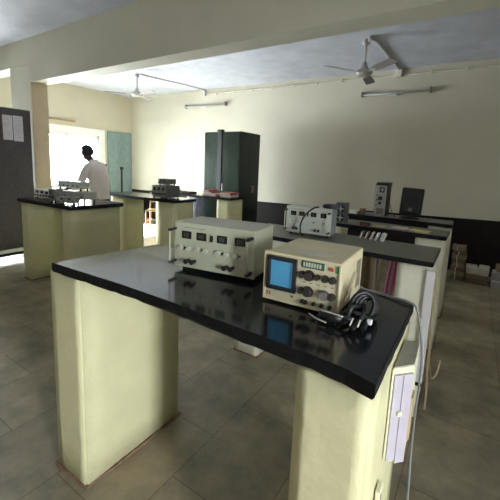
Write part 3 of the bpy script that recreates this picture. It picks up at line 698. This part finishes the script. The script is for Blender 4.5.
# ------------------------------------------------------------------ ceiling fans, conduits, tube lights
def ceiling_fan(label, x, y, z, blade_angles, drop, R_):
    t = thing('ceiling_fan', label, 'ceiling fan', (x, y, ZC))
    MB().lathe([(.02, -.075), (.045, -.06), (.05, -.03), (.035, -.0)], n=20).build('canopy', 'fan', t)
    MB().cyl((0, 0, -.01), (0, 0, -drop+.05), .013, n=12).build('downrod', 'fan', t)
    MB().lathe([(.02, -drop+.12), (.045, -drop+.05), (.05, -drop+.035)][::-1], n=20).build('lower_canopy', 'fan', t)
    MB().lathe([(.03, -drop-.055), (.085, -drop-.045), (.105, -drop-.015), (.10, -drop+.02), (.05, -drop+.04)], n=28).build('motor', 'fan', t)
    for a in blade_angles:
        mx = Matrix.Translation((0, 0, -drop-.01)) @ Matrix.Rotation(a, 4, 'Z') @ Matrix.Rotation(math.radians(-13), 4, 'X')
        b = MB(); b.prism([(.20, -.045), (.30, -.058), (R_-.03, -.062), (R_, -.045), (R_, .045), (R_-.03, .062), (.30, .058), (.20, .045)], -.003, .003, .001, mx=mx)
        bl = b.build('blade', 'fanblade', t)
        MB().box((.08, -.018, -.005), (.24, .018, .002), .003, mx=mx).build('blade_arm', 'fan', bl)
    return t
af = lambda dx, dy: math.atan2(dy, dx)
a1 = af(-.333, -.489); a2 = af(.48, -.45)
ceiling_fan('nearer ceiling fan hanging right of the picture centre', -1.365, 4.683, 0, [math.radians(236), math.radians(-42), math.radians(96)], .395, .60)
ceiling_fan('far ceiling fan hanging near the window corner', -5.672, 4.585, 0, [math.radians(-10), math.radians(110), math.radians(230)], .368, .60)
def conduit(label, pts, r, name='ceiling_conduit', m='pvc'):
    return tag(MB().tube(pts, r, 10).build(name, m), label, 'conduit')
conduit('thin conduit running across the ceiling from the far fan to the back wall', [(-5.60, 4.62, ZC-.012), (-5.5, 5.1, ZC-.012), (-5.40, 5.6, ZC-.012), (-5.33, 6.15, ZC-.014), (-5.33, 6.18, ZC-.03)], .014)
tag(MB().box((-5.365, 6.155, ZC-.13), (-5.30, YB, ZC-.03), .006).build('junction_box', 'pvc'), 'small junction box at the wall end of the far fan conduit', 'junction box')
conduit('wide pale conduit running along the ceiling from the nearer fan to the back wall', [(-1.29, 4.66, ZC-.015), (-1.265, 4.85, ZC-.015), (-1.255, 5.3, ZC-.015), (-1.245, 5.7, ZC-.015), (-1.24, 6.15, ZC-.015)], .017)
tag(MB().box((-1.30, 6.15, ZC-.13), (-1.19, YB, ZC-.01), .006).build('junction_box', 'offw'), 'pale junction box at the wall end of the nearer fan conduit', 'junction box')
t = tag(MB().cyl((-1.29, 4.61, ZC-.06), (-1.29, 4.61, ZC), .035, n=16).build('ceiling_rose', 'fan'), 'round ceiling rose beside the nearer fan mount', 'ceiling rose')
o = thing('wall_conduit', 'long thin conduit with clips running along the top of the back wall', 'conduit', (0, 0, 0))
MB().tube([(-5.30, YB-.012, 3.055), (-3.0, YB-.012, 3.05), (-.5, YB-.012, 3.048), (2.3, YB-.012, 3.045)], .012, 10).build('pipe', 'offw', o)
for k in range(16): x = -5.0+k*.47; MB().box((x-.012, YB-.028, 3.02), (x+.012, YB, 3.078), .003).build('clip', 'offw', o)
def tube_light(label, x0, x1, z):
    t = thing('tube_light', label, 'tube light', ((x0+x1)/2, YB, z), 0, 'tube lights on the back wall')
    l = (x1-x0)/2
    MB().box((-l+.03, -.040, .0), (l-.03, 0, .028), .004).build('batten', 'trainer', t)
    MB().cyl((-l+.03, -.058, -.012), (l-.03, -.058, -.012), .013, n=14).build('tube', 'tube', t)
    for s in (-1, 1): MB().box((s*l-.03 if s > 0 else -l, -.075, -.035), (l if s > 0 else -l+.03, -.002, .05), .005).build('end_holder', 'knobg', t)
    MB().box((-.14, -.03, -.045), (.04, -.004, -.004), .004).build('choke_box', 'pvc', t)
    return t
tube_light('tube light fitting on the back wall above the dark green cupboard', -5.90, -4.70, 2.80)
tube_light('tube light fitting on the back wall below the nearer fan', -1.80, -.73, 2.775)

# ------------------------------------------------------------------ the man
def skin_obj(name, chains, m, parent, sub=2):
    """chains: list of (verts[(x,y,z,r)], edges, root)"""
    me = bpy.data.meshes.new(name); V_, E_, RR, roots = [], [], [], []
    for vs, es, root in chains:
        o0 = len(V_)
        V_ += [v[:3] for v in vs]; RR += [v[3] for v in vs]; E_ += [(a+o0, b_+o0) for a, b_ in es]; roots.append(o0+root)
    me.from_pydata(V_, E_, []); o = bpy.data.objects.new(name, me); COL.objects.link(o); o.parent = parent
    o.modifiers.new('skin', 'SKIN')
    sl = me.skin_vertices[0].data if me.skin_vertices else None
    for i, r_ in enumerate(RR):
        rr = r_ if isinstance(r_, tuple) else (r_, r_)
        sl[i].radius = rr; sl[i].use_root = i in roots; 
    s = o.modifiers.new('sub', 'SUBSURF'); s.levels = sub; s.render_levels = sub
    o.modifiers['skin'].use_smooth_shade = True
    me.materials.append(M[m]); return o
pr = thing('person', 'man in a white shirt standing at the window leaning over the crowded table', 'person', (-4.40, 2.90, 0), math.radians(196))
S = .985
def J(x, y, z, r): return (x*S, y*S, z*S, r*S)
body = [J(0, 0, .96, .105), J(.0, 0, 1.12, .10), J(.05, 0, 1.32, .11), J(.105, 0, 1.46, .060), J(.145, 0, 1.515, .052), J(.195, 0, 1.56, .062), J(.21, 0, 1.615, .080), J(.20, 0, 1.665, .072),
        J(.055, .15, 1.41, .052), J(.12, .215, 1.20, .042), J(.30, .17, 1.125, .030), J(.36, .155, 1.11, .026),
        J(.055, -.15, 1.41, .052), J(.12, -.215, 1.20, .042), J(.30, -.17, 1.125, .030), J(.36, -.155, 1.11, .026),
        J(0, .085, .90, .085), J(.03, .095, .50, .058), J(-.02, .10, .09, .040), J(.10, .115, .035, .034),
        J(0, -.085, .90, .085), J(.03, -.095, .50, .058), J(-.02, -.10, .09, .040), J(.10, -.115, .035, .034)]
edges = [(0, 1), (1, 2), (2, 3), (3, 4), (4, 5), (5, 6), (6, 7), (2, 8), (8, 9), (9, 10), (10, 11), (2, 12), (12, 13), (13, 14), (14, 15), (0, 16), (16, 17), (17, 18), (18, 19), (0, 20), (20, 21), (21, 22), (22, 23)]
chains = [(body, edges, 0)]
for s in (1, -1):
    for k, (dy, L_) in enumerate(((-.030, .062), (-.010, .075), (.010, .080), (.030, .070))):
        y = .155*s+dy*s*-1
        chains.append(([J(.36, y*.98, 1.108, .0095), J(.395, y, 1.103, .009), J(.395+L_*.5, y+dy*.2, 1.093, .0085), J(.395+L_*.9, y+dy*.2, 1.070, .0075)], [(0, 1), (1, 2), (2, 3)], 0))
    chains.append(([J(.335, .145*s, 1.110, .011), J(.365, .108*s, 1.100, .010), J(.395, .095*s, 1.087, .0085)], [(0, 1), (1, 2)], 0))
chains.append(([J(.280, 0, 1.625, .010), J(.298, 0, 1.592, .014), J(.284, 0, 1.582, .010)], [(0, 1), (1, 2)], 0))
for s in (1, -1): chains.append(([J(.200, .078*s, 1.635, .012), J(.190, .090*s, 1.622, .012), J(.196, .080*s, 1.595, .009)], [(0, 1), (1, 2)], 0))
chains.append(([J(.22, 0, 1.535, .03), J(.262, 0, 1.540, .026)], [(0, 1)], 0))
bo = skin_obj('body', chains, 'skin', pr)
for s in (1, -1): MB().sph((.272*S, .031*s*S, 1.628*S), .011, n=10).build('eye', 'white', pr)
MB().sph((.284*S, 0, 1.562*S), .012, (.5, 1.9, .4), n=10).build('lips', mat('lips_brown', (.11, .04, .035), .5), pr)
b = bmesh.new(); bmesh.ops.create_uvsphere(b, u_segments=28, v_segments=20, radius=.092)
bmesh.ops.delete(b, geom=[v for v in b.verts if v.co.x*.8-.6*v.co.z > .02 or v.co.z < -.06], context='VERTS')
for v in b.verts: v.co = Vector((v.co.x*.98, v.co.y*.90, v.co.z*.98))
for f_ in b.faces: f_.smooth = True
m_ = MB(); m_._merge(b, Matrix.Translation((.198*S, 0, 1.634*S))); hr = m_.build('hair', 'hair', pr)
sm = hr.modifiers.new('thick', 'SOLIDIFY'); sm.thickness = .010
# shirt: lofted torso with sleeves
b = bmesh.new(); rings = []; n_ = 28
prof = [(.97, .0, .128, .165), (1.02, -.002, .130, .168), (1.10, -.006, .130, .168), (1.20, .005, .136, .178), (1.30, .025, .140, .192), (1.38, .048, .132, .200), (1.43, .066, .112, .186), (1.465, .085, .086, .135), (1.485, .098, .068, .085), (1.505, .112, .060, .064)]
for k, (z, cx, dx, wy) in enumerate(prof):
    rings.append([b.verts.new(((cx+dx*.92*math.cos(2*PI*i/n_)*(1+.03*math.sin(5*i+k)))*S, wy*.86*math.sin(2*PI*i/n_)*(1+.02*math.sin(3*i+2*k))*S, (z+.10*(math.cos(2*PI*i/n_)*-.25 if k > 5 else 0))*S)) for i in range(n_)])
for a_, d_ in zip(rings, rings[1:]):
    for i in range(n_):
        f_ = b.faces.new((a_[i], a_[(i+1) % n_], d_[(i+1) % n_], d_[i])); f_.smooth = True
m_ = MB(); m_._merge(b, Matrix())
for s in (1, -1):
    m_.tube([(.055*S, .11*s*S, 1.415*S), (.065*S, .160*s*S, 1.375*S), (.10*S, .205*s*S, 1.26*S), (.13*S, .220*s*S, 1.185*S), (.21*S, .20*s*S, 1.15*S), (.29*S, .175*s*S, 1.128*S)], lambda t: (.068-.028*t)*S, 16)
    m_.sph((.058*S, .130*s*S, 1.400*S), .068*S)
m_.build('shirt', 'shirt', pr)
tr = [J(0, 0, 1.02, .120), J(0, 0, .93, .120), J(0, .088, .86, .100), J(.03, .098, .50, .078), J(-.015, .102, .10, .062), J(0, -.088, .86, .100), J(.03, -.098, .50, .078), J(-.015, -.102, .10, .062)]
skin_obj('trousers', [(tr, [(0, 1), (1, 2), (2, 3), (3, 4), (1, 5), (5, 6), (6, 7)], 1)], 'trouser', pr)
for s in (1, -1): MB().sph((.05, .105*s, .042), .05, (2.3, .95, .82), n=16).build('shoe', 'shoe', pr)

# ------------------------------------------------------------------ light: daylight through the openings
wd = bpy.data.worlds.new('sky'); scene.world = wd; wd.use_nodes = True
bg = wd.node_tree.nodes['Background']; bg.inputs['Color'].default_value = (.86, .94, 1.0, 1); bg.inputs['Strength'].default_value = 30.0
_N = wd.node_tree.nodes; _L = wd.node_tree.links
_tc = _N.new('ShaderNodeTexCoord'); _sp = _N.new('ShaderNodeSeparateXYZ'); _rp = _N.new('ShaderNodeValToRGB')
_L.new(_tc.outputs['Generated'], _sp.inputs[0]); _L.new(_sp.outputs['Z'], _rp.inputs['Fac']); _L.new(_rp.outputs['Color'], bg.inputs['Color'])
_rp.color_ramp.elements[0].position = 0.0; _rp.color_ramp.elements[0].color = (.66, .70, .76, 1)
_rp.color_ramp.elements[1].position = .08; _rp.color_ramp.elements[1].color = (.88, .95, 1.0, 1)

def portal(name, loc, rot, sx, sy):
    l = bpy.data.lights.new(name, 'AREA'); l.shape = 'RECTANGLE'; l.size = sx; l.size_y = sy
    l.cycles.is_portal = True
    o = bpy.data.objects.new(name, l); COL.objects.link(o); o.location = loc; o.rotation_euler = rot; return o
portal('portal_window_left', (XL-WT-.02, (WY0+WY1)/2, (WZ0+WZ1)/2), (0, -PI/2, 0), WZ1-WZ0, WY1-WY0)
portal('portal_fill_window', (XL-WT-.02, (NY0+NY1)/2, (NZ0+NZ1)/2), (0, -PI/2, 0), NZ1-NZ0, NY1-NY0)
portal('portal_fill_door', (XR+WT+.02, (RY0+RY1)/2, (RZ0+RZ1)/2), (0, PI/2, 0), RZ1-RZ0, RY1-RY0)


sl = bpy.data.lights.new('sun', 'SUN'); sl.energy = 92; sl.angle = math.radians(2); sl.color = (.74, .86, 1.0)  # added sun; its bounce brightens the far wall and the table reflection
so = bpy.data.objects.new('sun', sl); COL.objects.link(so)
so.rotation_euler = Vector((.78, .20, -.59)).to_track_quat('-Z', 'Y').to_euler()

# ------------------------------------------------------------------ camera
cd = bpy.data.cameras.new('camera'); cam = bpy.data.objects.new('camera', cd); COL.objects.link(cam)
cd.sensor_fit = 'HORIZONTAL'; cd.sensor_width = 36; cd.lens = 343.92/500*36; cd.shift_y = -.0635; cd.clip_start = .02
F = Vector((-.5355308516, .8309807587, -.1505911208)); Rr = Vector((.8363938784, .5465510073, .0415605166)); Uu = Vector((-.1168417184, .1036965528, .9877221460))
cam.matrix_world = Matrix(((Rr.x, Uu.x, -F.x, 0), (Rr.y, Uu.y, -F.y, 0), (Rr.z, Uu.z, -F.z, 1.5), (0, 0, 0, 1)))
scene.camera = cam
vs = scene.view_settings
vs.view_transform = 'Standard'; vs.look = 'None'; vs.gamma = 1; vs.use_curve_mapping = False
vs.exposure = 1.65
